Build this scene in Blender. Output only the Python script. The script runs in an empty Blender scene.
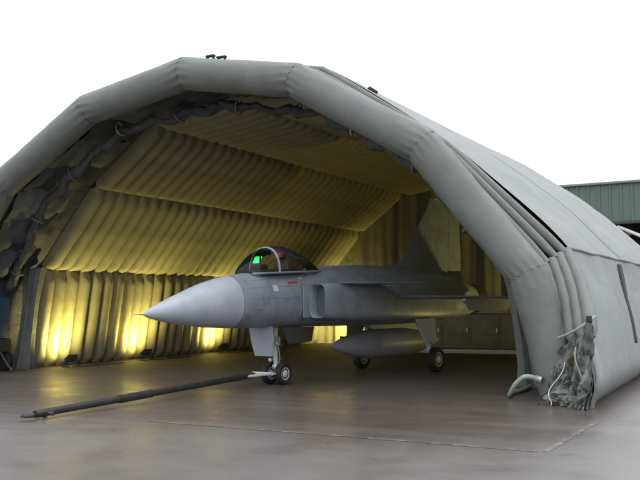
import bpy, bmesh, math, random
from mathutils import Vector, Matrix, noise
R = math.radians
random.seed(7)
S = bpy.context.scene
COL = S.collection

# ------------------------------------------------------------------ camera, sky, sun, exposure
cam_data = bpy.data.cameras.new('camera')
cam = bpy.data.objects.new('camera', cam_data)
COL.objects.link(cam)
S.camera = cam
YAW, PITCH, ROLL = 0.485, 0.072, -0.008
cam_data.sensor_width = 36
cam_data.lens = 903.3 / 640 * 36
cam_data.clip_end = 3000
fw = Vector((-math.sin(YAW) * math.cos(PITCH), math.cos(YAW) * math.cos(PITCH), math.sin(PITCH)))
rt = Vector((math.cos(YAW), math.sin(YAW), 0))
up = rt.cross(fw)
r2 = rt * math.cos(ROLL) + up * math.sin(ROLL)
u2 = -rt * math.sin(ROLL) + up * math.cos(ROLL)
M = Matrix((r2, u2, -fw)).transposed().to_4x4()
M.translation = Vector((12.707, -17.293, 1.794))
cam.matrix_world = M

world = bpy.data.worlds.new('World')
S.world = world
world.use_nodes = True
wn, wl = world.node_tree.nodes, world.node_tree.links
wn.clear()
SUN_EL, SUN_AZ = R(62), R(35)
sky = wn.new('ShaderNodeTexSky')
sky.sky_type = 'NISHITA'
sky.sun_disc = False
sky.sun_elevation = SUN_EL
sky.sun_rotation = SUN_AZ
sky.dust_density = 3.0
mixw = wn.new('ShaderNodeMix')
mixw.data_type = 'RGBA'
mixw.inputs[0].default_value = 0.86              # closed cloud layer over the clear sky
# overcast dome: the zenith is about twice as bright as the horizon (CIE overcast sky)
wtc = wn.new('ShaderNodeTexCoord')
wsep = wn.new('ShaderNodeSeparateXYZ')
wmr = wn.new('ShaderNodeMapRange')
wmr.inputs['To Min'].default_value = 10.8
wmr.inputs['To Max'].default_value = 25.0
wcol = wn.new('ShaderNodeCombineColor')
wl.new(wtc.outputs['Generated'], wsep.inputs[0])
wl.new(wsep.outputs['Z'], wmr.inputs['Value'])
for q in range(3):
    wm = wn.new('ShaderNodeMath')
    wm.operation = 'MULTIPLY'
    wm.inputs[1].default_value = (0.985, 1.0, 1.03)[q]
    wl.new(wmr.outputs[0], wm.inputs[0])
    wl.new(wm.outputs[0], wcol.inputs[q])
wl.new(wcol.outputs[0], mixw.inputs[7])
bg = wn.new('ShaderNodeBackground')
bg.inputs[1].default_value = 0.10
wo = wn.new('ShaderNodeOutputWorld')
wl.new(sky.outputs[0], mixw.inputs[6])
wl.new(mixw.outputs[2], bg.inputs[0])
wl.new(bg.outputs[0], wo.inputs[0])

sun_data = bpy.data.lights.new('sun', 'SUN')
sun_data.energy = 0.6
sun_data.angle = R(40)
sun_data.color = (1, 0.97, 0.93)
sun = bpy.data.objects.new('sun', sun_data)
COL.objects.link(sun)
sd = Vector((math.sin(SUN_AZ) * math.cos(SUN_EL), math.cos(SUN_AZ) * math.cos(SUN_EL), math.sin(SUN_EL)))
sun.rotation_euler = (-sd).to_track_quat('-Z', 'Y').to_euler()
sun.location = (20, -30, 40)

S.view_settings.view_transform = 'Standard'
S.view_settings.look = 'None'
S.view_settings.gamma = 1
S.view_settings.exposure = 0
S.view_settings.use_curve_mapping = False

# ------------------------------------------------------------------ helpers
def tag(o, label=None, cat=None, group=None, kind=None):
    if label: o['label'] = label
    if cat: o['category'] = cat
    if group: o['group'] = group
    if kind: o['kind'] = kind
    return o

def empty(name, loc=(0, 0, 0), rz=0):
    o = bpy.data.objects.new(name, None)
    o.empty_display_size = 0.3
    COL.objects.link(o)
    o.location = loc
    o.rotation_euler = (0, 0, rz)
    return o

def mesh(name, verts, faces, mat, parent=None, smooth=True, angle=35):
    me = bpy.data.meshes.new(name)
    me.from_pydata([tuple(v) for v in verts], [], faces)
    bm = bmesh.new()
    bm.from_mesh(me)
    bmesh.ops.recalc_face_normals(bm, faces=bm.faces)
    bm.to_mesh(me)
    bm.free()
    if smooth:
        me.shade_smooth()
        if angle:
            me.set_sharp_from_angle(angle=R(angle))
    me.materials.append(mat)
    o = bpy.data.objects.new(name, me)
    COL.objects.link(o)
    if parent:
        o.parent = parent
    return o

def merge(parts):
    V, F = [], []
    for v, f in parts:
        n = len(V)
        V += list(v)
        F += [tuple(i + n for i in q) for q in f]
    return V, F

def box(c, s, bev=0.0, rot=None):
    """bevelled box as verts, faces"""
    bm = bmesh.new()
    bmesh.ops.create_cube(bm, size=1)
    bmesh.ops.scale(bm, vec=s, verts=bm.verts)
    if bev:
        bmesh.ops.bevel(bm, geom=list(bm.edges), offset=bev, segments=2, affect='EDGES', profile=0.5)
    m = Matrix.Translation(c)
    if rot is not None:
        m = m @ rot
    V = [m @ v.co for v in bm.verts]
    bm.verts.index_update()
    F = [tuple(v.index for v in f.verts) for f in bm.faces]
    bm.free()
    return V, F

def tube(path, rad, n=12, caps=True, flat=1.0):
    path = [Vector(p) for p in path]
    if not hasattr(rad, '__len__'):
        rad = [rad] * len(path)
    V, F = [], []
    t0 = (path[1] - path[0]).normalized()
    ref = Vector((0, 0, 1)) if abs(t0.z) < 0.9 else Vector((0, 1, 0))
    u = (ref - t0 * ref.dot(t0)).normalized()
    for i, p in enumerate(path):
        a, b = path[max(i - 1, 0)], path[min(i + 1, len(path) - 1)]
        t = (b - a).normalized()
        u = (u - t * u.dot(t)).normalized()
        w = t.cross(u)
        for k in range(n):
            an = 2 * math.pi * k / n
            V.append(p + (u * math.cos(an) * flat + w * math.sin(an)) * rad[i])
    for i in range(len(path) - 1):
        for k in range(n):
            F.append((i * n + k, i * n + (k + 1) % n, (i + 1) * n + (k + 1) % n, (i + 1) * n + k))
    if caps:
        F.append(tuple(range(n - 1, -1, -1)))
        F.append(tuple(range((len(path) - 1) * n, len(path) * n)))
    return V, F

def loft(rings, caps=True):
    n = len(rings[0])
    V = [p for r in rings for p in r]
    F = []
    for i in range(len(rings) - 1):
        for k in range(n):
            F.append((i * n + k, i * n + (k + 1) % n, (i + 1) * n + (k + 1) % n, (i + 1) * n + k))
    if caps:
        F.append(tuple(range(n - 1, -1, -1)))
        F.append(tuple(range((len(rings) - 1) * n, len(rings) * n)))
    return V, F

def lathe(prof, axis='y', n=24, c=(0, 0, 0)):
    """prof: list of (axial, radius)"""
    rings = []
    c = Vector(c)
    for a, r in prof:
        ring = []
        for k in range(n):
            an = 2 * math.pi * k / n
            x, z = r * math.cos(an), r * math.sin(an)
            if axis == 'y': p = Vector((x, a, z))
            elif axis == 'x': p = Vector((a, x, z))
            else: p = Vector((x, z, a))
            ring.append(c + p)
        rings.append(ring)
    return loft(rings)

# ------------------------------------------------------------------ materials
def mat(name, col, rough=0.6, metal=0.0, var=0.12, scale=3.0, bump=0.0, bscale=20.0, spec=0.5,
        dirt=None, dscale=0.7, damt=0.4, rvar=0.0, stretch=None, crease=0.0, coat=0.0):
    m = bpy.data.materials.new(name)
    m.use_nodes = True
    nt = m.node_tree
    N, L = nt.nodes, nt.links
    b = N['Principled BSDF']
    b.inputs['Metallic'].default_value = metal
    b.inputs['Specular IOR Level'].default_value = spec
    b.inputs['Roughness'].default_value = rough
    b.inputs['Coat Weight'].default_value = coat
    tc = N.new('ShaderNodeTexCoord')
    src = tc.outputs['Object']
    if stretch:
        mp = N.new('ShaderNodeMapping')
        mp.inputs['Scale'].default_value = stretch
        L.new(src, mp.inputs[0])
        src = mp.outputs[0]
    n1 = N.new('ShaderNodeTexNoise')
    n1.inputs['Scale'].default_value = scale
    n1.inputs['Detail'].default_value = 6
    L.new(src, n1.inputs['Vector'])
    rp = N.new('ShaderNodeMapRange')
    rp.inputs['From Min'].default_value = 0.3
    rp.inputs['From Max'].default_value = 0.7
    rp.inputs['To Min'].default_value = 1 - var
    rp.inputs['To Max'].default_value = 1 + var
    L.new(n1.outputs['Fac'], rp.inputs['Value'])
    mx = N.new('ShaderNodeMix')
    mx.data_type = 'RGBA'
    mx.blend_type = 'MULTIPLY'
    mx.inputs[0].default_value = 1
    mx.inputs[6].default_value = (*col, 1)
    L.new(rp.outputs[0], mx.inputs[7])
    out = mx.outputs[2]
    if dirt:
        n2 = N.new('ShaderNodeTexNoise')
        n2.inputs['Scale'].default_value = dscale
        n2.inputs['Detail'].default_value = 8
        n2.inputs['Roughness'].default_value = 0.65
        L.new(src, n2.inputs['Vector'])
        r3 = N.new('ShaderNodeMapRange')
        r3.inputs['From Min'].default_value = 0.48
        r3.inputs['From Max'].default_value = 0.68
        r3.inputs['To Min'].default_value = 0
        r3.inputs['To Max'].default_value = damt
        L.new(n2.outputs['Fac'], r3.inputs['Value'])
        m2 = N.new('ShaderNodeMix')
        m2.data_type = 'RGBA'
        m2.inputs[7].default_value = (*dirt, 1)
        L.new(r3.outputs[0], m2.inputs[0])
        L.new(out, m2.inputs[6])
        out = m2.outputs[2]
    L.new(out, b.inputs['Base Color'])
    if rvar:
        r4 = N.new('ShaderNodeMapRange')
        r4.inputs['To Min'].default_value = rough - rvar
        r4.inputs['To Max'].default_value = rough + rvar
        L.new(n1.outputs['Fac'], r4.inputs['Value'])
        L.new(r4.outputs[0], b.inputs['Roughness'])
    last = None
    if bump:
        n3 = N.new('ShaderNodeTexNoise')
        n3.inputs['Scale'].default_value = bscale
        n3.inputs['Detail'].default_value = 5
        L.new(src, n3.inputs['Vector'])
        bp = N.new('ShaderNodeBump')
        bp.inputs['Strength'].default_value = bump
        bp.inputs['Distance'].default_value = 0.02
        L.new(n3.outputs['Fac'], bp.inputs['Height'])
        last = bp
    if crease:
        n4 = N.new('ShaderNodeTexNoise')
        n4.inputs['Scale'].default_value = 1.4
        n4.inputs['Detail'].default_value = 3
        n4.inputs['Distortion'].default_value = 1.2
        L.new(src, n4.inputs['Vector'])
        bp = N.new('ShaderNodeBump')
        bp.inputs['Strength'].default_value = crease
        bp.inputs['Distance'].default_value = 0.12
        L.new(n4.outputs['Fac'], bp.inputs['Height'])
        if last:
            L.new(last.outputs[0], bp.inputs['Normal'])
        last = bp
    if last:
        L.new(last.outputs[0], b.inputs['Normal'])
    return m

def emit(name, col, strength):
    m = bpy.data.materials.new(name)
    m.use_nodes = True
    b = m.node_tree.nodes['Principled BSDF']
    b.inputs['Base Color'].default_value = (*col, 1)
    b.inputs['Emission Color'].default_value = (*col, 1)
    b.inputs['Emission Strength'].default_value = strength
    return m

def glass(name, tint, gloss=0.12):
    m = bpy.data.materials.new(name)
    m.use_nodes = True
    N, L = m.node_tree.nodes, m.node_tree.links
    N.clear()
    o = N.new('ShaderNodeOutputMaterial')
    mx = N.new('ShaderNodeMixShader')
    t = N.new('ShaderNodeBsdfTransparent')
    t.inputs[0].default_value = (*tint, 1)
    g = N.new('ShaderNodeBsdfGlossy')
    g.inputs['Roughness'].default_value = 0.03
    fr = N.new('ShaderNodeFresnel')
    fr.inputs[0].default_value = 1.25
    L.new(fr.outputs[0], mx.inputs[0])
    L.new(t.outputs[0], mx.inputs[1])
    L.new(g.outputs[0], mx.inputs[2])
    L.new(mx.outputs[0], o.inputs[0])
    return m

MT = dict(
    arch=mat('arch_fabric', (0.152, 0.166, 0.158), 0.55, var=0.07, scale=2.2, bump=0.15, bscale=60, dirt=(0.095, 0.10, 0.092), dscale=0.8, damt=0.45, crease=0.16),
    cover=mat('cover_fabric', (0.225, 0.243, 0.242), 0.6, var=0.06, scale=1.5, bump=0.1, bscale=60, dirt=(0.155, 0.168, 0.162), dscale=0.5, damt=0.35, crease=0.3),
    rib=mat('liner_fabric', (0.30, 0.275, 0.150), 0.62, var=0.10, scale=2.0, bump=0.12, bscale=50, dirt=(0.16, 0.14, 0.08), dscale=1.2, damt=0.4, crease=0.2),
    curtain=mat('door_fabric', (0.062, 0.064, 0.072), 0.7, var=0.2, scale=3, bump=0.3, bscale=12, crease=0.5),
    drape=mat('drape_fabric', (0.13, 0.14, 0.13), 0.7, var=0.15, scale=3, bump=0.2, bscale=15, crease=0.4),
    back=mat('back_fabric', (0.21, 0.20, 0.13), 0.7, var=0.15, scale=1.2, bump=0.2, bscale=20, crease=0.4),
    strap=mat('strap_web', (0.42, 0.38, 0.22), 0.7, var=0.2, scale=8),
    strapdark=mat('strap_dark', (0.03, 0.03, 0.032), 0.7, var=0.2, scale=8),
    white=mat('white_rope', (0.62, 0.62, 0.58), 0.6, var=0.15, scale=10),
    paint=mat('aircraft_grey', (0.245, 0.275, 0.315), 0.42, var=0.06, scale=2.5, bump=0.03, bscale=40, dirt=(0.13, 0.145, 0.165), dscale=2.2, damt=0.7, rvar=0.12),
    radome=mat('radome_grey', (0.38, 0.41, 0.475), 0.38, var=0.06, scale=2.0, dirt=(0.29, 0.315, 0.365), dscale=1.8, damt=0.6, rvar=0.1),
    pale=mat('pale_grey_paint', (0.52, 0.54, 0.58), 0.4, var=0.06, scale=4),
    under=mat('tank_grey', (0.36, 0.37, 0.39), 0.45, var=0.1, scale=3),
    panel=mat('panel_line', (0.20, 0.226, 0.258), 0.6, var=0.1),
    hatch=mat('hatch_grey', (0.225, 0.253, 0.29), 0.5, var=0.1, scale=6),
    intake=mat('plug_grey', (0.10, 0.115, 0.135), 0.6, var=0.1, scale=6),
    seat=mat('seat_cloth', (0.07, 0.045, 0.038), 0.8, var=0.25, scale=14),
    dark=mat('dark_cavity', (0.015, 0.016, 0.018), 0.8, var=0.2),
    metal=mat('burnt_metal', (0.14, 0.13, 0.12), 0.38, metal=0.9, var=0.25, scale=6),
    steel=mat('gear_steel', (0.55, 0.56, 0.56), 0.35, metal=0.5, var=0.1, scale=8),
    gearwhite=mat('gear_white', (0.62, 0.63, 0.62), 0.4, var=0.1, scale=8),
    rubber=mat('tyre_rubber', (0.018, 0.018, 0.019), 0.75, var=0.25, scale=12, bump=0.2, bscale=40),
    red=mat('red_paint', (0.42, 0.04, 0.05), 0.5, var=0.15, scale=8),
    brown=mat('harness_brown', (0.15, 0.05, 0.035), 0.7, var=0.2, scale=12),
    bar=mat('towbar_black', (0.022, 0.022, 0.023), 0.45, var=0.3, scale=9, dirt=(0.06, 0.052, 0.045), dscale=5, damt=0.35),
    lampbody=mat('lamp_housing', (0.05, 0.05, 0.045), 0.5, var=0.2, scale=12),
    blue=mat('cart_blue', (0.025, 0.065, 0.15), 0.4, var=0.12, scale=4, dirt=(0.03, 0.04, 0.05), dscale=4, damt=0.6),
    olive=mat('olive_paint', (0.24, 0.225, 0.11), 0.5, var=0.15, scale=4, dirt=(0.13, 0.12, 0.065), dscale=2.5, damt=0.6),
    olive2=mat('olive_light', (0.42, 0.39, 0.20), 0.5, var=0.12, scale=4, dirt=(0.15, 0.13, 0.06), dscale=2.5, damt=0.5),
    hose=mat('pale_green_hose', (0.33, 0.39, 0.35), 0.45, var=0.15, scale=10),
    green=mat('green_cladding', (0.115, 0.165, 0.14), 0.5, var=0.08, scale=0.6, dirt=(0.10, 0.13, 0.11), dscale=0.3, damt=0.5, stretch=(1, 1, 0.15)),
    bdark=mat('shed_dark', (0.05, 0.042, 0.035), 0.8, var=0.4, scale=1.2),
    bwhite=mat('white_steel', (0.72, 0.72, 0.70), 0.5, var=0.08),
    bgrey=mat('roof_grey', (0.22, 0.24, 0.23), 0.6, var=0.1),
    hud=emit('hud_green', (0.01, 0.75, 0.10), 2.4),
    lens=emit('flood_lens', (1.0, 0.82, 0.35), 18.0),
    glass=glass('canopy_glass', (0.93, 0.94, 0.92)),
)

# wet apron
def ground_mat():
    m = bpy.data.materials.new('wet_apron')
    m.use_nodes = True
    N, L = m.node_tree.nodes, m.node_tree.links
    b = N['Principled BSDF']
    tc = N.new('ShaderNodeTexCoord')
    def nz(scale, detail=6, rough=0.55, dist=0.0, vec=None):
        n = N.new('ShaderNodeTexNoise')
        n.inputs['Scale'].default_value = scale
        n.inputs['Detail'].default_value = detail
        n.inputs['Roughness'].default_value = rough
        n.inputs['Distortion'].default_value = dist
        L.new(vec or tc.outputs['Object'], n.inputs['Vector'])
        return n
    def rng(sock, a, b_, c, d):
        r = N.new('ShaderNodeMapRange')
        for k, v in zip(('From Min', 'From Max', 'To Min', 'To Max'), (a, b_, c, d)):
            r.inputs[k].default_value = v
        L.new(sock, r.inputs['Value'])
        return r.outputs[0]
    def mix(fac, a, c):
        x = N.new('ShaderNodeMix')
        x.data_type = 'RGBA'
        L.new(fac, x.inputs[0])
        for s, v in ((6, a), (7, c)):
            if isinstance(v, tuple): x.inputs[s].default_value = (*v, 1)
            else: L.new(v, x.inputs[s])
        return x.outputs[2]
    big = nz(0.16, 5, 0.6, 0.6)
    mid = nz(0.9, 7, 0.6)
    fine = nz(38, 4, 0.7)
    # brown tarmac inside the jointed bay round the hangar, lighter concrete beyond it
    sep0 = N.new('ShaderNodeSeparateXYZ')
    L.new(tc.outputs['Object'], sep0.inputs[0])
    wb = N.new('ShaderNodeMath'); wb.operation = 'MULTIPLY_ADD'
    L.new(mid.outputs[0], wb.inputs[0]); wb.inputs[1].default_value = 1.3
    L.new(sep0.outputs['Y'], wb.inputs[2])
    in_y = rng(wb.outputs[0], -6.6, -4.4, 0, 1)
    in_x = rng(sep0.outputs['X'], 9.7, 10.3, 1, 0)
    bay_ = N.new('ShaderNodeMath'); bay_.operation = 'MULTIPLY'
    L.new(in_y, bay_.inputs[0]); L.new(in_x, bay_.inputs[1])
    c1 = mix(rng(big.outputs[0], 0.35, 0.65, 0, 1), (0.140, 0.130, 0.127), (0.172, 0.162, 0.160))
    c2 = mix(rng(big.outputs[0], 0.35, 0.65, 0, 1), (0.070, 0.057, 0.049), (0.094, 0.080, 0.073))
    c = mix(bay_.outputs[0], c1, c2)
    c = mix(rng(mid.outputs[0], 0.5, 0.75, 0, 0.4), c, (0.064, 0.052, 0.045))
    c = mix(rng(fine.outputs[0], 0.5, 0.75, 0, 0.35), c, (0.20, 0.18, 0.165))
    # hairline cracks and oil spots
    wv = N.new('ShaderNodeVectorMath'); wv.operation = 'MULTIPLY_ADD'
    L.new(mid.outputs['Color'], wv.inputs[0]); wv.inputs[1].default_value = (0.9, 0.9, 0.0)
    L.new(tc.outputs['Object'], wv.inputs[2])
    vo = N.new('ShaderNodeTexVoronoi'); vo.feature = 'DISTANCE_TO_EDGE'
    vo.inputs['Scale'].default_value = 0.3
    L.new(wv.outputs[0], vo.inputs['Vector'])
    c = mix(rng(vo.outputs['Distance'], 0.0, 0.003, 0.22, 0.0), c, (0.045, 0.038, 0.035))
    spot = nz(1.7, 3, 0.5, 0.3)
    c = mix(rng(spot.outputs[0], 0.68, 0.76, 0.0, 0.6), c, (0.045, 0.040, 0.038))
    strk = N.new('ShaderNodeMapping'); strk.inputs['Scale'].default_value = (0.18, 2.2, 1)
    L.new(tc.outputs['Object'], strk.inputs[0])
    stn = nz(1.0, 6, 0.65, 0.2, strk.outputs[0])
    c = mix(rng(stn.outputs[0], 0.52, 0.72, 0.0, 0.40), c, (0.19, 0.175, 0.165))
    L.new(c, b.inputs['Base Color'])
    wet = nz(0.35, 6, 0.6, 1.0)
    w1 = rng(wet.outputs[0], 0.36, 0.66, 0.40, 0.22)
    # the floor under the hangar stays dry: rougher and darker beyond a ragged edge behind the mouth
    sep = N.new('ShaderNodeSeparateXYZ')
    L.new(tc.outputs['Object'], sep.inputs[0])
    wob = N.new('ShaderNodeMath'); wob.operation = 'MULTIPLY_ADD'
    L.new(mid.outputs[0], wob.inputs[0]); wob.inputs[1].default_value = 2.5
    L.new(sep.outputs['Y'], wob.inputs[2])
    dy = rng(wob.outputs[0], 0.0, 3.2, 0, 1)
    ab = N.new('ShaderNodeMath'); ab.operation = 'ABSOLUTE'
    L.new(sep.outputs['X'], ab.inputs[0])
    dx = rng(ab.outputs[0], 7.6, 9.4, 1, 0)
    dfar = rng(sep.outputs['Y'], 21.0, 22.0, 1, 0)
    d1 = N.new('ShaderNodeMath'); d1.operation = 'MULTIPLY'
    L.new(dy, d1.inputs[0]); L.new(dx, d1.inputs[1])
    d2 = N.new('ShaderNodeMath'); d2.operation = 'MULTIPLY'
    L.new(d1.outputs[0], d2.inputs[0]); L.new(dfar, d2.inputs[1])
    mr = N.new('ShaderNodeMix'); mr.data_type = 'FLOAT'
    L.new(d2.outputs[0], mr.inputs[0]); L.new(w1, mr.inputs[2]); mr.inputs[3].default_value = 0.62
    L.new(mr.outputs[0], b.inputs['Roughness'])
    b.inputs['Specular IOR Level'].default_value = 0.5
    bp = N.new('ShaderNodeBump')
    bp.inputs['Strength'].default_value = 0.4
    bp.inputs['Distance'].default_value = 0.004
    L.new(fine.outputs[0], bp.inputs['Height'])
    bp2 = N.new('ShaderNodeBump')
    bp2.inputs['Strength'].default_value = 0.05
    bp2.inputs['Distance'].default_value = 0.03
    L.new(mid.outputs[0], bp2.inputs['Height'])
    L.new(bp.outputs[0], bp2.inputs['Normal'])
    L.new(bp2.outputs[0], b.inputs['Normal'])
    return m

def line_mat():
    m = ground_mat()
    m.name = 'worn_line_paint'
    N, L = m.node_tree.nodes, m.node_tree.links
    b = N['Principled BSDF']
    old = b.inputs['Base Color'].links[0].from_socket
    tc = N.new('ShaderNodeTexCoord')
    n = N.new('ShaderNodeTexNoise')
    n.inputs['Scale'].default_value = 3.5
    n.inputs['Detail'].default_value = 8
    n.inputs['Roughness'].default_value = 0.7
    L.new(tc.outputs['Object'], n.inputs['Vector'])
    r = N.new('ShaderNodeMapRange')
    r.inputs['From Min'].default_value = 0.46
    r.inputs['From Max'].default_value = 0.64
    r.inputs['To Max'].default_value = 0.8
    L.new(n.outputs[0], r.inputs['Value'])
    x = N.new('ShaderNodeMix')
    x.data_type = 'RGBA'
    L.new(r.outputs[0], x.inputs[0])
    L.new(old, x.inputs[6])
    x.inputs[7].default_value = (0.30, 0.285, 0.27, 1)
    L.new(x.outputs[2], b.inputs['Base Color'])
    return m

# ------------------------------------------------------------------ ground
g = mesh('ground', [(-900, -900, 0), (900, -900, 0), (900, 900, 0), (-900, 900, 0)], [(0, 1, 2, 3)], ground_mat(), smooth=False)
tag(g, kind='structure')
LM = line_mat()
def strip(name, a, b, w, z=0.004):
    a, b = Vector(a), Vector(b)
    d = (b - a).normalized()
    n = Vector((-d.y, d.x)) * w / 2
    n_ = 14
    V = []
    for i in range(n_ + 1):
        p = a.lerp(b, i / n_)
        j = 1 + random.uniform(-0.25, 0.25)
        V += [(p.x + n.x * j, p.y + n.y * j, z), (p.x - n.x * j, p.y - n.y * j, z)]
    F = [(2 * i, 2 * i + 1, 2 * i + 3, 2 * i + 2) for i in range(n_)]
    return tag(mesh(name, V, F, LM, smooth=False), kind='structure')
strip('apron_line', (3.6, -5.85), (9.84, -6.22), 0.12)
strip('apron_line', (9.93, -6.22), (9.95, -2.9), 0.08)

# ------------------------------------------------------------------ inflatable hangar
FR = [(8.84, 0.0), (8.12, 2.36), (6.01, 5.04), (3.02, 6.79), (0.0, 7.33)]
BO = [(9.58, 0.0), (8.70, 2.87), (6.20, 5.25), (3.25, 7.28), (0.0, 7.72)]
def full(poly):
    return [Vector((-x, 0, z)) for x, z in poly] + [Vector((x, 0, z)) for x, z in reversed(poly[:-1])]
def scaled(poly, s, sz=None):
    return [(x * s, z * (sz or s)) for x, z in poly]
FRF, BOF = full(FR), full(BO)
INL = [(7.72, 0.0), (7.27, 2.925), (5.23, 5.25), (3.05, 6.92), (0.0, 7.31)]
INN = full(INL)

def mitre(P, k):
    """unit normal of the mitre plane at vertex k"""
    if k == 0: return (P[1] - P[0]).normalized()
    if k == len(P) - 1: return (P[-1] - P[-2]).normalized()
    return ((P[k + 1] - P[k]).normalized() + (P[k] - P[k - 1]).normalized()).normalized()

def seg_sheet(P, k, prof, nl=10, pinch=0.0, plen=0.3, ends=True, grow=None):
    """sweep profile [(y, outward)] along segment k of polyline P, mitred at its ends"""
    a, b = P[k], P[k + 1]
    d = (b - a).normalized()
    L = (b - a).length
    n = Vector((-d.z, 0, d.x))                     # outward (polyline runs left -> right over the top)
    ma, mb = mitre(P, k), mitre(P, k + 1)
    rows = []
    ts = [0.5 - 0.5 * math.cos(math.pi * i / nl) for i in range(nl + 1)]
    for t in ts:
        dist = min(t, 1 - t) * L
        sc = 1 - pinch * math.exp(-(dist / plen) ** 2)
        if grow: sc *= grow(t)
        row = []
        for y, o in prof:
            y_, o_ = y * (1 if pinch == 0 else 1), o * sc
            pa = a + n * o_ - d * (o_ * n.dot(ma) / d.dot(ma))
            pb = b + n * o_ - d * (o_ * n.dot(mb) / d.dot(mb))
            p = pa.lerp(pb, t)
            row.append(Vector((p.x, y_, p.z)))
        rows.append(row)
    return rows

def grid(rows, closed=False):
    n = len(rows[0])
    V = [p for r in rows for p in r]
    F = []
    for i in range(len(rows) - 1):
        for k in range(n if closed else n - 1):
            F.append((i * n + k, i * n + (k + 1) % n, (i + 1) * n + (k + 1) % n, (i + 1) * n + k))
    return V, F

def circ(r, n=24, y0=0.0, fy=1.0):
    return [(y0 + fy * r * math.cos(2 * math.pi * i / n), r * math.sin(2 * math.pi * i / n)) for i in range(n)]

HG = empty('inflatable_hangar', (0, 0, 0))
tag(HG, 'grey inflatable hangar of fabric tubes sheltering the fighter jet, front open', 'hangar')

RT = 0.39
for k in range(8):
    NT = 48
    fl = (lambda t: 1 + 0.28 * (1 - t) ** 1.5) if k == 0 else ((lambda t: 1 + 0.28 * t ** 1.5) if k == 7 else None)
    rows = seg_sheet(FRF, k, circ(RT, NT), nl=40, pinch=0.05, plen=0.10, grow=fl)
    seglen = (FRF[k + 1] - FRF[k]).length
    for i, row in enumerate(rows):                 # soft sag of an inflated tube, gathers at the joints
        t = 0.5 - 0.5 * math.cos(math.pi * i / 40)
        cen = sum(row, Vector()) / NT
        dist = min(t if k else 9, 1 - t if k < 7 else 9) * seglen
        legw = (fl(t) if fl else 1)
        for j, p in enumerate(row):
            th = 2 * math.pi * j / NT
            wr = 0.020 * math.exp(-dist / 0.22) * math.sin(th * 13 + 3 * noise.noise(Vector((k * 3.1, th, dist))))
            wr += 0.012 * noise.noise(Vector((p.x * 1.1 + 7, p.y * 2.0, p.z * 1.1))) + 0.006 * noise.noise(p * 3.7)
            q = cen + (p - cen) * (1 + wr / RT)
            q.y = cen.y + (q.y - cen.y) * legw
            if k in (0, 7): q.z = max(q.z, 0.0)
            row[j] = q
    V, F = grid(rows, True)
    n = NT
    F.append(tuple(range(n)))
    F.append(tuple(range(len(V) - n, len(V))))
    o = mesh('arch_tube', V, F, MT['arch'], HG, angle=60)
    # seam tape around each joint
    if k:
        a = FRF[k]; m = mitre(FRF, k)
        nrm = Vector((-m.z, 0, m.x))
        prof = [(a + nrm * (0.373 * 1.0 / max(0.9, abs(nrm.dot(Vector((-(FRF[k+1]-FRF[k]).normalized().z, 0, (FRF[k+1]-FRF[k]).normalized().x))))) * math.sin(t)) + Vector((0, 0.373 * math.cos(t), 0))) for t in [2 * math.pi * i / 24 for i in range(24)]]
        r0 = [p - m * 0.012 for p in prof]
        r1 = [p + m * 0.012 for p in prof]
        V, F = loft([r0, r1], caps=False)
        mesh('seam_tape', V, F, MT['drape'], o, angle=60)

# padded strips laced between the front arch and the body
def lerp_poly(t):
    return [a.lerp(b, t) for a, b in zip(FRF, BOF)]
for q, t in enumerate((0.44, 0.66, 0.87)):
    P, y, r = lerp_poly(t), 1.06 * t, 0.105
    for k in range(1, 7):
        rows = seg_sheet(P, k, circ(r, 14, y, 0.95), nl=12, pinch=0.25, plen=0.3)
        V, F = grid(rows, True)
        n = 14
        F.append(tuple(range(n))); F.append(tuple(range(len(V) - n, len(V))))
        mesh('lacing_pad', V, F, MT['arch'], HG, angle=60)
for q, (t, t2) in enumerate(((0.36, 0.36), (0.55, 0.56), (0.74, 0.76), (0.92, 0.94))):
    P, y = lerp_poly(t), 1.06 * t
    for sx in (-1, 1):                              # the strips run on down the leg, leaning out
        a = Vector((sx * P[7].x, y, P[7].z))
        b = Vector((sx * (8.42 + 1.10 * t2), 0.02 - 0.80 * t2, 0.95 + 0.08 * q))
        path, rad = [], []
        for i in range(13):
            u = i / 12
            p = a.lerp(b, u) + Vector((sx * 0.08 * math.sin(math.pi * u), 0, 0.0))
            p.x += 0.006 * math.sin(i * 2.1 + q)
            path.append(p)
            rad.append((0.112 + 0.028 * u) * (0.97 + 0.03 * math.sin(i * 1.3 + q)) * (1 if i < 11 else (0.8 if i == 11 else 0.35)))
        V, F = tube(path, rad, 12)
        mesh('lacing_pad', V, F, MT['arch'], HG, angle=60)
# dark lining sheet under the pads
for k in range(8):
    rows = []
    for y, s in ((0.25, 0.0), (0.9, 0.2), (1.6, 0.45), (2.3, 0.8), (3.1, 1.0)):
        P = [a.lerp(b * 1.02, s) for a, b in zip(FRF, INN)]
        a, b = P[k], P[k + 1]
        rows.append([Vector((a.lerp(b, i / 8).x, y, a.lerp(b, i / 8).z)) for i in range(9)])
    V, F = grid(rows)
    mesh('front_lining', V, F, MT['curtain'], HG, angle=60)

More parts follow.
